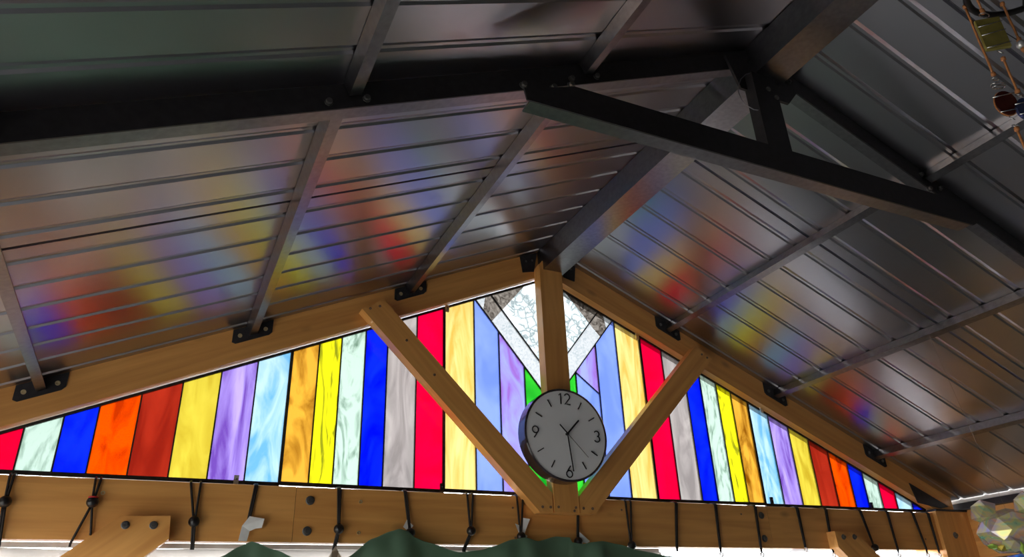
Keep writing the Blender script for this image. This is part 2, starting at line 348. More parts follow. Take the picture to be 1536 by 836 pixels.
for sg, nm in ((-1, 'left'), (1, 'right')):
    k = empty('knee_brace', (sg*1.42, -.02, -.40)); tag(k, 'short timber knee brace bolted to the tie beam near its %s end' % nm, 'brace')
    if sg < 0: poly = [(-1.214, .050), (-1.106, .052), (-1.102, .000), (-1.59, -.42), (-1.688, -.42), (-1.688, -.36)]
    else: poly = [(1.084, .056), (1.192, .051), (1.688, -.38), (1.688, -.46), (1.63, -.46), (1.086, .001)]
    prism('board', poly, -.040, -.0004, WOOD, k, (.72 if sg < 0 else -.72), .0025)
    for x, z in (((-1.200, .029), (-1.140, .030)) if sg < 0 else ((1.121, .036), (1.176, .037))): bolt(k, x, z, -.040, .0095)
for sg, nm in ((-1, 'left'), (1, 'right')):
    p = empty('corner_post', (sg*1.77, .05, -Z0)); tag(p, 'thick honey-brown corner post with a bolt at the %s end of the tie beam' % nm, 'post')
    if True:
        xa, xb = sorted((sg*1.694, sg*1.884))
        box('post', xa, xb, -.014, .12, -Z0, .147, WOOD, p, .004, Matrix.Rotation(-math.pi/2, 3, 'Y'))
        box('cap_plate', xa, xb, -.018, .122, .1475, .1545, STEEL, p, .001)
        bolt(p, sg*1.773, .055, -.014, .0125)
    s = empty('side_beam', (sg*1.909, -1.7, -.03)); tag(s, 'timber beam running back from the %s corner post' % nm, 'beam')
    xa, xb = sorted((sg*1.886, sg*1.932)); box('board', xa, xb, -3.3, .10, -.03, .1545, WOOD, s, .003, Matrix.Rotation(math.pi/2, 3, 'Z'))
    f = empty('eave_gutter', (sg*1.86, -1.6, .15)); tag(f, 'pale gutter lip and black fascia along the %s eave' % nm, 'gutter')
    xa, xb = sorted((sg*1.852, sg*1.866)); box('gutter_lip', xa, xb, -3.5, .1, .1810, .2030, ALU, f, .002)
    xa, xb = sorted((sg*1.854, sg*1.934)); box('fascia', xa, xb, -3.5, .1, .1550, .1805, STEEL, f)

# ------------------------------------------------------------------ steel roof frame
def slope_box(name, sg, x, y0, y1, depth, width, mat, parent, bev=.001):
    """bar along Y, seated under the roof sheet at distance x from the ridge, square to the slope"""
    c = Vector((sg*x, 0, ZT - SL*x - .001)); t = Vector((sg*math.cos(ANG), 0, -math.sin(ANG))); n = Vector((-sg*math.sin(ANG), 0, -math.cos(ANG)))
    bm = bmesh.new(); q = []
    for y in (y0, y1):
        for a, b in ((-width/2, 0), (width/2, 0), (width/2, depth), (-width/2, depth)):
            v = c + t*a + n*b; q.append(bm.verts.new((v.x, y, v.z)))
    bm.faces.new(q[0:4]); bm.faces.new(q[4:8])
    for i in range(4): bm.faces.new((q[i], q[(i+1) % 4], q[4+(i+1) % 4], q[4+i]))
    return from_bm(name, bm, mat, parent, None, False, bev)
ordn = ['nearest the ridge', 'second from the ridge', 'lowest on the slope']
for sg, nm in ((-1, 'left'), (1, 'right')):
    for i, x in enumerate((.520 if sg < 0 else .505, .980, 1.452)):
        p = empty('roof_purlin', (sg*x, -.55, ZT-SL*x-.05)); tag(p, 'grey steel purlin on the %s slope above the glass, %s' % (nm, ordn[i]), 'purlin', 'purlins between gable and steel rafters')
        slope_box('bar', sg, x, -D+.031, -.0045, .030, .022, PURL, p)
        # black bracket screwed to the timber rafter
        hw = .052; x -= .010; zt = lambda xx: ZT - SL*xx
        bk = prism('bracket', [(sg*(x-hw), zt(x-hw)-.002), (sg*(x+hw), zt(x+hw)-.002), (sg*(x+hw), zt(x+hw)-.038), (sg*(x+hw-.010), zt(x+hw-.010)-.046), (sg*(x-hw+.008), zt(x-hw+.008)-.046), (sg*(x-hw), zt(x-hw)-.040)], -.004, -.0003, STEEL, p)
        for dx in (-.033, .033):
            lathe_y('bolt', sg*(x+dx), zt(x+dx)-.026, [(.006, -.004), (.006, -.007), (.003, -.007), (.002, -.005)], BRASS if sg < 0 else BOLT, bk, 10)
        x += .010
        if True:
            q = empty('roof_purlin', (sg*x, -1.6, ZT-SL*x-.05)); tag(q, 'steel purlin on the near %s slope, %s, this side of the rafter' % (nm, ordn[i]), 'purlin', 'purlins on the near side of the steel rafters')
            slope_box('bar', sg, x-(.018 if sg < 0 else -.012), -2.15, -D-.004, .027, .022, PURL, q)
            for dx in (-.030, .030):
                z = ZT - SL*(x+dx) - .030
                lathe_y('bolt', sg*(x+dx-(.018 if sg < 0 else -.012)), z, [(.007, -D-.0005), (.007, -D-.003), (.005, -D-.003), (.005, -D-.008)], BOLT, q, 8)
    r = empty('steel_rafter', (sg*.9, -D, ZT-SL*.9-.06)); tag(r, 'black steel rafter crossing the %s roof slope in front of the gable' % nm, 'rafter')
    prism('front_flange', [(sg*.012, ZT-.006), (sg*1.80, ZT-.001-SL*1.80), (sg*1.80, ZMB-SL*1.80), (sg*.012, ZMB-SL*.012)], -D, -D+.003, STEEL, r, -sg*ANG)  # same steel as the bottom flange; shade put into the darker colour
    prism('bottom_flange', [(sg*.044, ZMB-SL*.044+.003), (sg*1.80, ZMB-SL*1.80+.003), (sg*1.80, ZMB-SL*1.80), (sg*.044, ZMB-SL*.044)], -D+.003, -D+.030, PURL, r, -sg*ANG)
for k, (y0, y1, lab) in enumerate(((-D+.034, -.0045, 'wide grey steel ridge beam from the gable peak to the black truss'), (-2.15, -D-.008, 'steel ridge beam on the near side of the black truss, top of the picture'))):
    rbm = empty('ridge_beam', (0, (y0+y1)/2, .909)); tag(rbm, lab, 'beam', 'ridge beams')
    box('bar', -.043, .043, y0, y1, .909, .995, PURL, rbm, .0015)
    if k == 0:
        for sg in (-1, 1):
            pl = prism('hanger_plate', [(sg*.044, .994), (sg*.112, .966), (sg*.104, .905), (sg*.060, .915)], -.004, -.0003, STEEL, rbm)
            for dx, dz in ((.066, .958), (.090, .950)): lathe_y('bolt', sg*dx, dz, [(.004, -.004), (.004, -.0065), (.002, -.0065), (.0015, -.005)], BOLT, pl, 8)
ct = empty('collar_tie', (-.03, -1.12, .62)); tag(ct, 'black steel collar tie slanting across the picture below the ridge', 'tie bar')
prism('front_flange', [(-.652, .626), (-.657, .650), (-.548, .690), (.510, .690), (.597, .640), (.570, .626)], -1.1285, -1.1250, STEEL, ct)  # shaded front face, darker by colour than the flange below
prism('bottom_flange', [(-.645, .626), (-.645, .6295), (.562, .6295), (.562, .626)], -1.1250, -1.094, PURL, ct)
for (x, z) in ((-.640, .690), (-.575, .705), (-.535, .725), (.50, .735), (.59, .695)): lathe_y('bolt', x, z, [(.008, -D-.0005), (.008, -D-.003), (.0055, -D-.003), (.0055, -D-.009)], BOLT, ct, 10)
ks = empty('king_strut', (-.03, -1.12, .688)); tag(ks, 'short black steel strut hanging from the ridge to the collar tie', 'strut')
prism('front_flange', [(-.066, .684), (.003, .684), (.003, .90), (-.066, .90)], -1.1230, -1.1195, STEEL, ks)
box('side_flange', -.066, -.063, -1.1195, -1.094, .70, .90, STEEL, ks)
box('foot_clip', -.09, .03, -1.1240, -1.1231, .679, .694, STEEL, ks)
gp = prism('gusset', [(-.085, .862), (.060, .862), (.112, .925), (.085, .975), (-.030, .995), (-.112, .950)], -1.1018, -1.0955, STEEL, ks)
for (x, z) in ((-.04, .955), (.035, .95), (.075, .93), (-.025, .86), (-.005, .842)): lathe_y('bolt', x, z, [(.006, -1.1018), (.006, -1.1055), (.004, -1.1055), (.004, -1.110)] if z > .9 else [(.006, -1.123), (.006, -1.126), (.003, -1.126), (.002, -1.125)], BOLT, gp, 8)
clip = [Vector((-.060 - .035*math.sin(a), -1.121 + .020*math.sin(a), .845 + .055*math.cos(a)*1.0)) for a in [math.pi*t/8 for t in range(9)]]
tube('spring_clip', clip, .0011, PURL, ks, 6)

# ------------------------------------------------------------------ stained glass, five panels
zg = lambda x: ZGT - SL*abs(x)
order = [('cobalt', 1.700, 1.627), ('skyblue', 1.627, 1.541), ('ruby', 1.541, S[0])]
for nm, a, b in zip(['palegreen', 'cobalt', 'orange', 'oxblood', 'gold', 'violet', 'skyblue', 'amber', 'lemon', 'palegreen', 'cobalt', 'grey', 'ruby', 'cream'], S[0:14], S[1:15]): order.append((nm, a, b))
Y0, Y1 = YG, YG+.003
def came(parent, pts, wd=.0036, y0=YG-.0022, y1=YG+.0052):
    """lead strip along a segment in the glass plane"""
    (xa, za), (xb, zb) = pts; dx, dz = xb-xa, zb-za; L = math.hypot(dx, dz); nx, nz = -dz/L*wd/2, dx/L*wd/2
    return prism('lead_came', [(xa+nx, za+nz), (xa-nx, za-nz), (xb-nx, zb-nz), (xb+nx, zb+nz)], y0, y1, LEAD, parent)
def pane(parent, mat, poly):
    return prism('pane', poly, Y0, Y1, [G[mat], CLEARB], parent, fm=(0, 1))
def clip_glass(parent, x, z, mat, dz=.0):
    o = box('clip', x-.006, x+.006, YG-.008, YG-.0023, z-.012, z+.012, mat, parent, .001)
    lathe_y('screw', x, z+.002, [(.0025, YG-.008), (.0025, YG-.0095), (.001, YG-.0095)], CHROME, o, 8)
secs = [('left tip', -1, 1.700, S[7]), ('left', -1, S[7], S[13]), ('right', 1, S[13], S[7]), ('right tip', 1, 1.700, S[7])]
labs = {('left tip', -1): 'tapering stained glass panel at far left with red, white, blue, orange and violet panes',
        ('left', -1): 'stained glass panel behind the left brace, amber to red panes',
        ('right', 1): 'stained glass panel behind the right brace, red to amber panes',
        ('right tip', 1): 'tapering stained glass panel at far right ending in a sharp tip'}
for nm, sg, xa, xb in secs:
    hi, lo = max(xa, xb), min(xa, xb)
    p = empty('stained_glass_panel', (sg*(hi+lo)/2, YG, ZGB)); tag(p, labs[(nm, sg)], 'stained glass', 'stained glass panels of the gable')
    for (gm, a, b) in order:
        if a <= hi+1e-6 and b >= lo-1e-6:
            ta, tb_ = max(zg(a), ZGB+.002), zg(b)
            pane(p, gm, [(sg*a, ZGB), (sg*b, ZGB), (sg*b, tb_), (sg*a, ta)])
            if b > lo+1e-6: came(p, ((sg*b, ZGB), (sg*b, tb_)))
    e = .0022
    came(p, ((sg*(lo+e), ZGB), (sg*(lo+e), zg(lo))), .0038)
    if hi < 1.69: came(p, ((sg*(hi-e), ZGB), (sg*(hi-e), zg(hi))), .0038)
    came(p, ((sg*hi, ZGB-.001), (sg*lo, ZGB-.0037)), .010, YG-.0026, YG+.0056)
    came(p, ((sg*hi, max(zg(hi), ZGB)-.001), (sg*lo, zg(lo)-.001)), .007, YG-.0026, YG+.0056)
    if nm == 'left tip': clip_glass(p, -.962, .156, ALU)
    if nm == 'left': clip_glass(p, -.390, .160, LEAD)
    if nm == 'right tip': clip_glass(p, .878, .166, LEAD); clip_glass(p, 1.388, .164, LEAD); clip_glass(p, .912, .508, ALU)
# centre panel with the diamond
p = empty('stained_glass_panel', (0, YG, ZGB)); tag(p, 'central stained glass panel with a clear crackled diamond behind the post', 'stained glass', 'stained glass panels of the gable')
vo = lambda x: .447 + 1.255*abs(x); vi = lambda x: .545 + 1.265*abs(x); tp = lambda x: .968 - 1.18*abs(x)
def xint(f, g):
    lo, hi = 0., .6
    for _ in range(60):
        md = (lo+hi)/2
        if f(md) > g(md): hi = md
        else: lo = md
    return lo
xo, xi = xint(vo, zg), xint(vi, zg)
x_ti = xint(lambda x: vi(x), tp); x_to = xint(vo, tp); x_tg = xint(lambda x: -tp(x), lambda x: -zg(x))
for sg in (-1, 1):
    pane(p, 'cream', [(sg*S[13], ZGB), (sg*S[14], ZGB), (sg*S[14], zg(S[14])), (sg*S[13], zg(S[13]))])
    pane(p, 'periwinkle', [(sg*S[14], ZGB), (sg*S[15], ZGB), (sg*S[15], vo(S[15])), (sg*xo, vo(xo)), (sg*S[14], zg(S[14]))])
    if sg < 0: pane(p, 'lilac', [(sg*S[15], ZGB), (sg*S[16], ZGB), (sg*S[16], vo(S[16])), (sg*S[15], vo(S[15]))])
    else:
        pane(p, 'periwinkle', [(sg*S[15], ZGB), (sg*S[16], ZGB), (sg*S[16], vo(S[16])), (sg*S[15], .50)])
        pane(p, 'lilac', [(sg*S[15], .50), (sg*S[16], vo(S[16])), (sg*S[15], vo(S[15]))]); came(p, ((sg*S[15], .50), (sg*S[16], vo(S[16]))), .0025)
    pane(p, 'green', [(sg*S[16], ZGB), (0, ZGB), (0, vo(0)), (sg*S[16], vo(S[16]))])
    pane(p, 'bevel', [(0, vo(0)), (0, vi(0)), (sg*x_ti, vi(x_ti)), (sg*x_to, vo(x_to))])
    pane(p, 'smoky', [(sg*x_to, vo(x_to)), (sg*x_ti, vi(x_ti)), (sg*xi, vi(xi)), (sg*(xi+.02), zg(xi+.02)), (sg*(xo-.03), vo(xo-.03)-.0)])
    pane(p, 'bevel', [(sg*(xo-.03), vo(xo-.03)), (sg*(xi+.02), zg(xi+.02)), (sg*xo, zg(xo))])
    pane(p, 'crackle', [(0, vi(0)), (sg*x_ti, vi(x_ti)), (sg*x_tg, zg(x_tg)), (0, zg(0))])
    pane(p, 'smoky', [(sg*x_ti, vi(x_ti)), (sg*xi, vi(xi)), (sg*x_tg, zg(x_tg))])
    came(p, ((0, vo(0)), (sg*xo, vo(xo)))); came(p, ((0, vi(0)), (sg*xi, vi(xi))))
    for x in (S[14], S[15], S[16]): came(p, ((sg*x, ZGB), (sg*x, min(vo(x), zg(x)))))
    came(p, ((sg*(S[13]-.0022), ZGB), (sg*(S[13]-.0022), zg(S[13]))), .0038)
    came(p, ((sg*S[13], zg(S[13])-.001), (0, zg(0)-.001)), .007, YG-.0026, YG+.0056)
came(p, ((-S[13], ZGB-.001), (S[13], ZGB-.0037)), .010, YG-.0026, YG+.0056)
for x in (-.375, .372): clip_glass(p, x, zg(.375)-.008, BRASS)

# ------------------------------------------------------------------ wall clock
CX, CZ, CR, CY = -.024, .316, .1455, -.090
ck = empty('wall_clock', (CX, -.06, CZ-CR)); tag(ck, 'round wall clock with white face and black rim hung on the king post', 'clock')
lathe_y('case', CX, CZ, [(CR*.97, -.0425), (CR, -.046), (CR, CY), (CR*.975, CY-.003), (CR*.955, CY-.001), (CR*.955, CY+.004)], CASE, ck, 72)
lathe_y('face', CX, CZ, [(CR*.954, CY+.003), (CR*.954, CY+.0005)], WHITE, ck, 72)
FY = CY - .0006
def stroke(name, pts, wd, y=FY, mat=INK, parent=ck, th=.0016):
    bm = bmesh.new()
    n = len(pts); ls = []
    for i, (x, z) in enumerate(pts):
        a = pts[max(i-1, 0)]; b = pts[min(i+1, n-1)]; dx, dz = b[0]-a[0], b[1]-a[1]; L = math.hypot(dx, dz) or 1
        nx, nz = -dz/L*wd/2, dx/L*wd/2
        ls.append([bm.verts.new((x+s*nx, yy, z+s*nz)) for s, yy in ((1, y), (-1, y), (-1, y-th), (1, y-th))])
    for A, B in zip(ls, ls[1:]):
        for k in range(4): bm.faces.new((A[k], A[(k+1) % 4], B[(k+1) % 4], B[k]))
    bm.faces.new(ls[0]); bm.faces.new(ls[-1]); return from_bm(name, bm, mat, parent)
def arc(cx, cz, rx, rz, a0, a1, n=14): return [(cx+rx*math.cos(math.radians(a0+(a1-a0)*i/n)), cz+rz*math.sin(math.radians(a0+(a1-a0)*i/n))) for i in range(n+1)]
def digit(d, cx, cz, h):
    u = h/2
    P = {'1': [(-.25*u, .62*u), (.12*u, 1*u), (.12*u, -1*u)],
         '2': arc(0, .45*u, .52*u, .55*u, 160, -35) + [(-.55*u, -.97*u), (.58*u, -.97*u)],
         '3': arc(-.02*u, .48*u, .5*u, .5*u, 150, -80) + arc(-.02*u, -.46*u, .56*u, .54*u, 80, -155),
         '6': [(.30*u, 1*u), (-.38*u, .05*u)] + arc(0, -.40*u, .58*u, .58*u, 140, 500, 22),
         '9': [(-.30*u, -1*u), (.38*u, -.05*u)] + arc(0, .40*u, .58*u, .58*u, -40, 320, 22)}[d]
    stroke('numeral', [(cx+x, cz+z) for x, z in P], .0033)
HN = .035; RN = CR*.745
digit('1', CX-.0150, CZ+RN+.004, HN); digit('2', CX+.0105, CZ+RN+.004, HN); digit('3', CX+RN, CZ, HN); digit('6', CX-.0, CZ-RN-.006, HN); digit('9', CX-RN, CZ, HN)
def rad(a, r): return (CX + r*math.sin(math.radians(a)), CZ + r*math.cos(math.radians(a)))
for k in range(12):
    if k % 3: stroke('hour_mark', [rad(k*30, CR*.66), rad(k*30, CR*.83)], .0030)
HY = CY - .004
stroke('hour_hand', [rad(224, CR*.0), rad(44, CR*.44)], .0050, HY)
stroke('minute_hand', [rad(174, -CR*.02), rad(174, CR*.79)], .0034, HY-.002)
stroke('second_hand', [rad(136, -CR*.0), rad(136, CR*.66)], .0011, HY-.004, BOLT)
stroke('second_hand_tail', [rad(316, CR*.02), rad(316, CR*.26)], .0034, HY-.004)
lathe_y('hub', CX, CZ, [(.004, CY), (.004, HY-.0065), (.002, HY-.0070)], INK, ck, 14)

# ------------------------------------------------------------------ ball bungees looped over the beam
def strand(parent, pts, r=.0031):
    # densify
    out = []
    for a, b in zip(pts, pts[1:]):
        for i in range(4): out.append(tuple(a[k]+(b[k]-a[k])*i/4 for k in range(3)))
    out.append(pts[-1]); return tube('cord', out, r, RUBBER, parent, 6)
BR = .0135
bung = [ # top x's, ball (x,z) or None, tail list, what sets it apart
 ((-1.458, -1.450), (-1.453, .078), [(-1.446, -.012)], 'black ball bungee at the extreme left end of the beam'),
 ((-1.283, -1.272), (-1.279, .083), [(-1.307, -.010), (-1.270, .016)], 'black ball bungee with a red band, its cord splitting below the ball'),
 ((-1.071, -1.048), (-1.051, .044), [(-1.046, -.014)], 'black ball bungee just right of the left knee brace'),
 ((-.916, -.911), None, [(-.925, .030)], 'black bungee cord with a bent white tape strip, no ball in view'),
 ((-.700, -.694), (-.694, .033), [(-.701, -.014)], 'black ball bungee holding the cream cloth, beside two brass screw tips'),
 ((-.513, -.508), (-.497, .026), [(-.50, -.004)], 'black ball bungee at the highest peak of the green tarpaulin'),
 ((-.323, -.305), (-.316, .035), [(-.335, -.014)], 'black ball bungee midway between the green peak and the timber braces'),
 ((-.162, -.142), (-.158, .022), [(-.157, .004)], 'black ball bungee tied with torn white tape left of the king post'),
 ((.048, .051), (.034, .010), [(.034, -.006)], 'black ball bungee hanging below the foot of the right brace'),
 ((.225, .245), (.225, .001), [(.226, -.014)], 'black ball bungee with two wide strands right of the braces'),
 ((.423, .428), None, [(.404, -.010)], 'black bungee cord at the right end of the green tarpaulin'),
 ((.587, .593), None, [(.581, -.010)], 'first black bungee cord holding the white curtain, by the blue pane'),
 ((.763, .768), None, [(.757, -.010)], 'black bungee cord in front of two dark beam bolts'),
 ((.958, .966), None, [(.962, .008)], 'black bungee cord with a bunched white curtain corner left of the right knee brace'),
 ((1.100, 1.107), None, [(1.092, -.010)], 'black bungee cord touching the left edge of the right knee brace'),
 ((1.277, 1.284), (1.300, .004), [(1.302, -.012)], 'black ball bungee just right of the right knee brace'),
 ((1.423, 1.429), None, [(1.430, -.008)], 'black bungee cord under the last red pane'),
 ((1.566, 1.573), None, [(1.590, -.008)], 'black bungee cord second from the right corner post'),
 ((1.656, 1.663), None, [(1.660, -.006)], 'black bungee cord right beside the right corner post'),
]
for tops, bl, tails, lab in bung:
    e = empty('ball_bungee' if bl else 'bungee_cord', (tops[0], -.01, -.01)); tag(e, lab, 'bungee', 'bungees looped over the tie beam')
    yf = -.0045
    for j, tx in enumerate(tops):
        dx = (j-.5)*.006
        top = [(tx, .049, .07), (tx, .049, .135), (tx, .044, .1435), (tx, .006, .1435), (tx, yf, .137)]
        if bl:
            strand(e, top + [(bl[0]+dx*.5, -.012, bl[1]+.004)])
        else:
            t = tails[0]; strand(e, top + [(t[0]+dx*.5, yf-.002, max(t[1], .004)), (t[0]+dx*.5, yf-.001, t[1]-.004)])
    if bl:
        b = ball('ball', (bl[0], -.0150, bl[1]), BR, BLACK, e, 3)
        for t in tails:
            for dx in ((-.0022, .0022) if len(tails) == 1 else (0,)):
                strand(e, [(bl[0]+dx, -.0135, bl[1]-.004), (t[0]+dx, -.006, t[1]), (t[0]+dx, -.004, t[1]-.006)])
        if 'red band' in lab: tube('red_band', [(bl[0]+.009*math.cos(a), -.0150+.009*math.sin(a), bl[1]+.0105) for a in [2*math.pi*k/14 for k in range(14)]], .0022, RED, e, 6, True)
    elif tails[0][0] > .5:
        h = [(tails[0][0]+.007*math.sin(a), -.007, tails[0][1]-.012-.007*math.cos(a)) for a in [2*math.pi*k/12 for k in range(11)]]
        tube('hook', h, .0016, CHROME, e, 6)

# ------------------------------------------------------------------ tape strips tied to the bungees
def strip(name, poly, y, lab, bend=.004, mat=PAPER):
    bm = bmesh.new(); bm_prism(bm, poly, y-.0004, y+.0004)
    x0 = sum(q[0] for q in poly)/len(poly)
    for v in bm.verts: v.co.y -= bend*abs(v.co.x-x0)/.02
    o = from_bm(name, bm, mat); tag(o, lab, 'tape'); return o
strip('tape_strip', [(-.943, .000), (-.938, .036), (-.922, .060), (-.886, .054), (-.890, .032), (-.905, .030), (-.918, .024), (-.922, .000)], -.012, 'bent strip of white tape at the left peak of the tarpaulin')
strip('tape_strip', [(-.517, .042), (-.506, .062), (-.488, .046), (-.498, .032), (-.508, .036)], -.010, 'small white paper corner behind the ball at the highest tarpaulin peak')
strip('tape_strip', [(-.176, .058), (-.162, .054), (-.154, .042), (-.150, .076), (-.126, .072), (-.140, .042), (-.144, .030), (-.136, .024), (-.142, .012), (-.160, .024)], -.009, 'torn white tape ribbon standing up from the bungee left of the king post')
strip('tape_strip', [(.034, .034), (.040, .040), (.075, .012), (.066, .006), (.040, .010)], -.009, 'slanting white tape scrap below the right brace')
bm = bmesh.new()
pp = [(-.722, -.05), (-.712, -.025), (-.701, -.010), (-.690, -.022), (-.672, -.05)]
A = [bm.verts.new((x, -.018 - .012*math.sin(i*1.4), z)) for i, (x, z) in enumerate(pp)] + [bm.verts.new((x, -.02-.01*math.sin(i*1.9), z-.10)) for i, (x, z) in reversed(list(enumerate(pp)))]
f = bm.faces.new(A); r = bmesh.ops.solidify(bm, geom=[f], thickness=.001)
cc = from_bm('cream_cloth', bm, CREAM); tag(cc, 'small cream cloth corner hanging below a black ball bungee', 'cloth')

# ------------------------------------------------------------------ hanging cloths
def drape(name, keys, y0, zbot, mat, folds, amp, nx=220, nz=26, thick=.0015, peaks=(), seed=0.0):
    """keys: (x, z) outline of the upper edge"""
    def edge(x):
        for (xa, za), (xb, zb) in zip(keys, keys[1:]):
            if xa <= x <= xb:
                t = (x-xa)/(xb-xa); t2 = t*t*(3-2*t)*.5 + t*.5; return za+(zb-za)*t2
        return keys[-1][1]
    bm = bmesh.new(); rows = []
    xa, xb = keys[0][0], keys[-1][0]
    for i in range(nx+1):
        x = xa+(xb-xa)*i/nx; zt = edge(x); col = []
        for j in range(nz+1):
            t = (j/nz)**1.7; z = zt+(zbot-zt)*t
            d = min([abs(x-q)/.12 for q in peaks] or [1]); d = min(1, d)
            y = y0 - amp*(.04+.96*min(1, (zt-z)/.07))*(math.sin(x*folds+2.2*noise.noise((x*2.3+seed, z*1.1, 0)))+.6*noise.noise((x*9+seed, z*2.5, 3.1)))
            for q in peaks:
                w_ = math.exp(-abs(z-zt)/.10)*max(0, 1-abs(x-q)/.16); y -= .012*w_*math.sin((x-q)*62)*min(1, (zt-z)/.025)
            col.append(bm.verts.new((x, y, z)))
        rows.append(col)
    fs = []
    for a, b in zip(rows, rows[1:]):
        for j in range(nz): fs.append(bm.faces.new((a[j], a[j+1], b[j+1], b[j])))
    bmesh.ops.solidify(bm, geom=fs, thickness=thick)
    return from_bm(name, bm, mat, None, None, True)
t = drape('green_tarpaulin', [(-1.02, -.075), (-.983, -.041), (-.94, -.016), (-.914, -.004), (-.853, -.024), (-.80, -.045), (-.74, -.060), (-.677, -.042), (-.609, .007), (-.56, .026), (-.537, .033), (-.515, .028), (-.49, .010), (-.461, .000), (-.364, -.026), (-.30, -.020), (-.264, -.010), (-.20, .010), (-.158, .016), (-.12, .006), (-.06, .020), (-.01, .018), (-.004, .004), (.034, .000), (.066, .006), (.10, .009), (.16, .000), (.23, -.017), (.365, -.036), (.45, -.06)],
          -.045, -1.15, TARP, 22, .020, peaks=(-.914, -.537, -.158, .06), seed=1.7)
tag(t, 'dark green tarpaulin bunched along the beam and hung from bungees', 'tarpaulin')
ck_ = []
hx = [.38, .404, .49, .581, .67, .757, .86, .962, 1.03, 1.092, 1.20, 1.302, 1.365, 1.430, 1.51, 1.590, 1.66, 1.69]
hz = [-.016, -.012, -.020, -.014, -.018, -.013, -.016, .008, -.018, -.013, -.017, -.013, -.016, -.012, -.016, -.010, -.008, -.014]
t = drape('white_curtain', list(zip(hx, hz)), .012, -.11, SHEER, 38, .010, peaks=(.581, .757, .962, 1.092, 1.302, 1.43, 1.59), seed=5.2)
tag(t, 'white curtain hooked under the right half of the beam', 'curtain')
t = drape('plastic_sheet', [(-1.70, -.018), (-1.446, -.016), (-1.30, -.020), (-1.05, -.016), (-.70, -.016), (-.45, -.014), (-.335, -.010), (-.16, -.008), (.1, -.012), (.36, -.014)], .020, -.11, SHEET, 13, .006, seed=9.1)
tag(t, 'pale whitish sheet hanging under the left half of the beam', 'sheet')
hr = empty('hem_rail', (-.67, .03, -.012)); tag(hr, 'thin pale rail at the top of the whitish sheet', 'rail')
box('rail', -1.70, .36, .030, .040, -.014, -.002, ALU, hr, .001)

# ------------------------------------------------------------------ hanging glass mobile (top right)
OLIVE = plain('olive_glass_tile', (.26, .22, .06), .15, 0, .2, 50)
MAROON = plain('maroon_glass_oval', (.055, .010, .008), .2, 0, .2, 50)
NAVY = plain('navy_glass_bead', (.03, .04, .10), .12, 0, .2, 50)
CRYSTAL = plain('clear_crystal_bead', (.75, .75, .75), .08, .6, .1, 50)
mob = empty('glass_mobile', (-.018, -1.645, .30)); tag(mob, 'mobile of wire-wrapped glass pieces on orange cords under the roof', 'mobile')
MC = Vector((-.018, -1.645, .679)); MR = .082
tube('ring', [(MC.x+MR*math.cos(a), MC.y+MR*math.sin(a), MC.z) for a in [2*math.pi*k/40 for k in range(40)]], .0055, BLACK, mob, 8, True)
for a in (.55, .55+math.pi/2): tube('spoke', [(MC.x+MR*math.cos(a), MC.y+MR*math.sin(a), MC.z+.002), (MC.x-MR*math.cos(a), MC.y-MR*math.sin(a), MC.z+.002)], .0036, BLACK, mob, 6)
tube('hanging_cord', [(MC.x, MC.y, MC.z), (MC.x, MC.y, .9085)], .0018, BLACK, mob, 6)
def knot(x, y, z): ball('knot', (x, y, z), .0042, COPPER, mob, 1, (1, 1, 1.3), .3)
def lcord(x, y, za, zb):
    tube('orange_cord', [(x+.0006*math.sin(i*1.3), y, za+(zb-za)*i/8) for i in range(9)], .0019, COPPER, mob, 6); knot(x, y, za); knot(x, y, zb)
def wire(pts, r=.0008): return tube('wire', pts, r, CHROME, mob, 5)
def loop(x, y, z, rx, rz=None, tilt=0): return wire([(x+rx*math.cos(a), y+rx*.6*math.sin(a), z+(rz or .001)*math.sin(a+tilt)) for a in [2*math.pi*k/16 for k in range(17)]])
HV = Vector((.80, -.60, 0))          # the pieces hang facing the middle of the room
def flat(name, x, y, zc, poly, th, mat):
    n = Vector((.60, .80, 0)); bm = bmesh.new()
    a = [bm.verts.new(Vector((x, y, zc)) + HV*u + Vector((0, 0, v)) - n*th/2) for u, v in poly]; b = [bm.verts.new(Vector((x, y, zc)) + HV*u + Vector((0, 0, v)) + n*th/2) for u, v in poly]
    bm.faces.new(a); bm.faces.new(b[::-1])
    for i in range(len(poly)): bm.faces.new((a[i], b[i], b[(i+1) % len(poly)], a[(i+1) % len(poly)]))
    return from_bm(name, bm, mat, mob, None, False, .0008)
def wrap(x, y, z, hw, slant):       # wire passing across a flat piece
    n = Vector((.60, .80, 0)); wire([Vector((x, y, z)) + HV*u - n*.0052 + Vector((0, 0, slant*u)) for u in (-hw, 0, hw)], .0009)
# strand A
ax, ay = -.048, -1.563
lcord(ax, ay, .679, .533); loop(ax, ay, .523, .006, .001); loop(ax, ay, .510, .0135, .002, .4); loop(ax, ay, .507, .012, .003, .9)
flat('glass_oval', ax, ay, .474, [(.0150*math.cos(t), .0225*math.sin(t)) for t in [2*math.pi*k/20 for k in range(20)]], .006, MAROON)
tube('copper_edge', [Vector((ax, ay, .474)) + HV*(.0155*math.cos(t)) + Vector((0, 0, .023*math.sin(t))) for t in [2*math.pi*k/24 for k in range(24)]], .0010, COPPER, mob, 5, True)
wrap(ax, ay, .487, .0175, .10); wrap(ax, ay, .458, .015, .10); loop(ax, ay, .446, .004, .004); loop(ax, ay, .432, .005, .004, .6)
lcord(ax, ay, .425, .300)
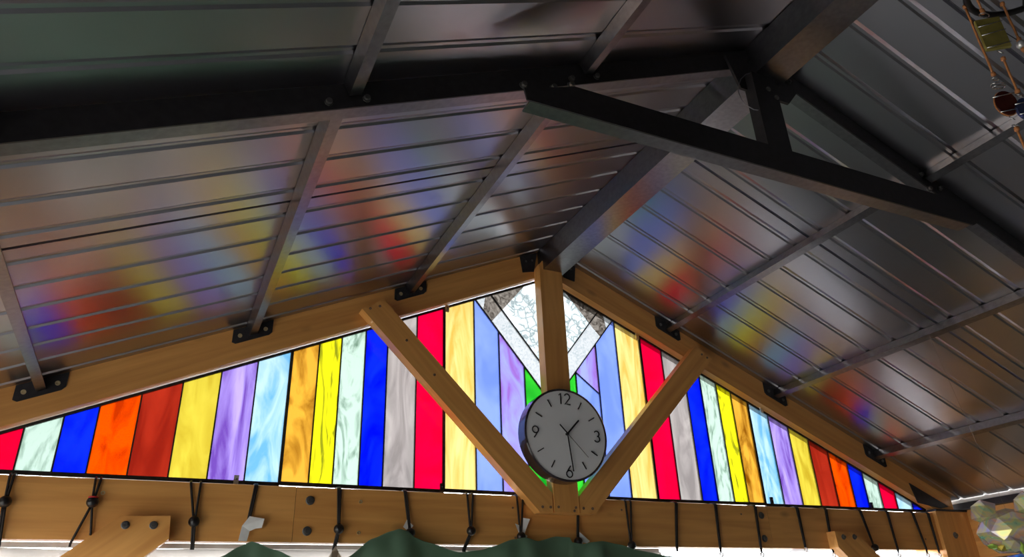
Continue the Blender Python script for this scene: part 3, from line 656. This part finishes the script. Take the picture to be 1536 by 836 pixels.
# strand B
bx, by = -.041, -1.581
tube('orange_cord', [(bx, by, .72), (bx, by, .655)], .0019, COPPER, mob, 6); knot(bx, by, .655); knot(bx, by, .652); loop(bx, by, .645, .009, .002)
flat('glass_tile', bx, by, .604, [(-.018, -.031), (.018, -.031), (.018, .031), (-.018, .031)], .006, OLIVE)
wrap(bx, by, .621, .0185, .15); wrap(bx, by, .603, .0185, .15); wrap(bx, by, .577, .0185, .15); loop(bx, by, .566, .005, .004)
lcord(bx, by, .552, .487); loop(bx, by, .478, .006, .003)
flat('glass_drop', bx, by, .452, [(.012*math.cos(t), .019*math.sin(t)) for t in [2*math.pi*k/16 for k in range(16)]], .006, NAVY)
wrap(bx, by, .461, .014, .1); wrap(bx, by, .442, .013, .1); lcord(bx, by, .42, .33)
# strand C
cx, cy = -.008, -1.598
lcord(cx, cy, .668, .590); ball('bead', (cx, cy, .579), .0078, CRYSTAL, mob, 2); lcord(cx, cy, .568, .46)
tube('black_thread', [(bx+.004, by, .632), (cx, cy, .585)], .0008, BLACK, mob, 5)

# ------------------------------------------------------------------ iridescent ornament (bottom right)
def iridescent(name, alpha, tint):
    mt, nt, b = newmat(name); N = nt.nodes; K = nt.links
    t = N.new('ShaderNodeTexCoord'); n = N.new('ShaderNodeTexNoise'); n.inputs['Scale'].default_value = 14; n.inputs['Detail'].default_value = 2; n.inputs['Distortion'].default_value = 1.5
    K.new(t.outputs['Object'], n.inputs['Vector'])
    r = N.new('ShaderNodeValToRGB'); cr = r.color_ramp
    cols = tint; cr.elements[0].position = .30; cr.elements[0].color = cols[0] + (1,); cr.elements[1].position = .70; cr.elements[1].color = cols[-1] + (1,)
    for i, c in enumerate(cols[1:-1]):
        e = cr.elements.new(.30 + .40*(i+1)/(len(cols)-1)); e.color = c + (1,)
    K.new(n.outputs['Fac'], r.inputs[0]); K.new(r.outputs[0], b.inputs['Base Color'])
    b.inputs['Metallic'].default_value = .5; b.inputs['Roughness'].default_value = .10
    b.inputs['Thin Film Thickness'].default_value = 520; b.inputs['Thin Film IOR'].default_value = 1.5
    tp = N.new('ShaderNodeBsdfTransparent'); mx = N.new('ShaderNodeMixShader'); mx.inputs[0].default_value = alpha
    K.new(tp.outputs[0], mx.inputs[1]); K.new(b.outputs[0], mx.inputs[2]); K.new(mx.outputs[0], N['Material Output'].inputs[0])
    return mt
FILM = iridescent('iridescent_clear_film', .66, [(.20, .80, .58), (.90, .85, .32), (.62, .58, .68), (1., .52, .32), (.40, .85, .48)])
FILMB = iridescent('iridescent_blue_film', .85, [(.25, .15, .85), (.05, .45, .95), (.45, .25, .9), (.1, .6, .9)])
GOLD = plain('gold_glint_film', (.85, .62, .10), .15, .8, .3, 60)
LIME = plain('lime_glint_film', (.50, .80, .12), .15, .6, .3, 60)
OC = Vector((1.07, -.70, -.035)); OA = Vector((.518, -.856, 0)); OB = Vector((.856, .518, 0))
orn = empty('iridescent_ornament', (OC.x, OC.y, OC.z-.17)); tag(orn, 'faceted iridescent film ornament hanging in front of the right corner post', 'ornament')
def facet(name, u, v, wv, ru, rv, rw, mat, sub, jit, seed):
    random.seed(seed); bm = bmesh.new(); bmesh.ops.create_icosphere(bm, subdivisions=sub, radius=1)
    for q in bm.verts:
        k = 1+(random.random()-.5)*jit; q.co = OC + OA*(u+q.co.x*ru*k) + OB*(wv+q.co.y*rw*k) + Vector((0, 0, v+q.co.z*rv*k))
    return from_bm(name, bm, mat, orn)
facet('head', -.020, .010, 0, .088, .062, .055, FILM, 2, .16, 3)
facet('ear', -.076, .068, -.012, .036, .036, .018, FILM, 1, .22, 5); facet('ear', .032, .076, -.012, .036, .036, .018, FILM, 1, .22, 8)
facet('body', -.015, -.115, 0, .082, .068, .060, FILMB, 2, .14, 11)
facet('muzzle', -.030, -.030, -.048, .030, .022, .016, FILM, 1, .3, 14)
facet('glint', -.055, -.036, -.052, .016, .012, .006, GOLD, 1, .5, 21); facet('glint', -.010, -.040, -.055, .010, .018, .006, LIME, 1, .5, 23); facet('glint', -.078, -.030, -.040, .014, .008, .006, LIME, 1, .5, 25)
tube('thread', [(OC.x-OA.x*.02, OC.y-OA.y*.02, OC.z+.07), (.948, -.69, .550)], .0003, CHROME, orn, 5)
random.seed(99)
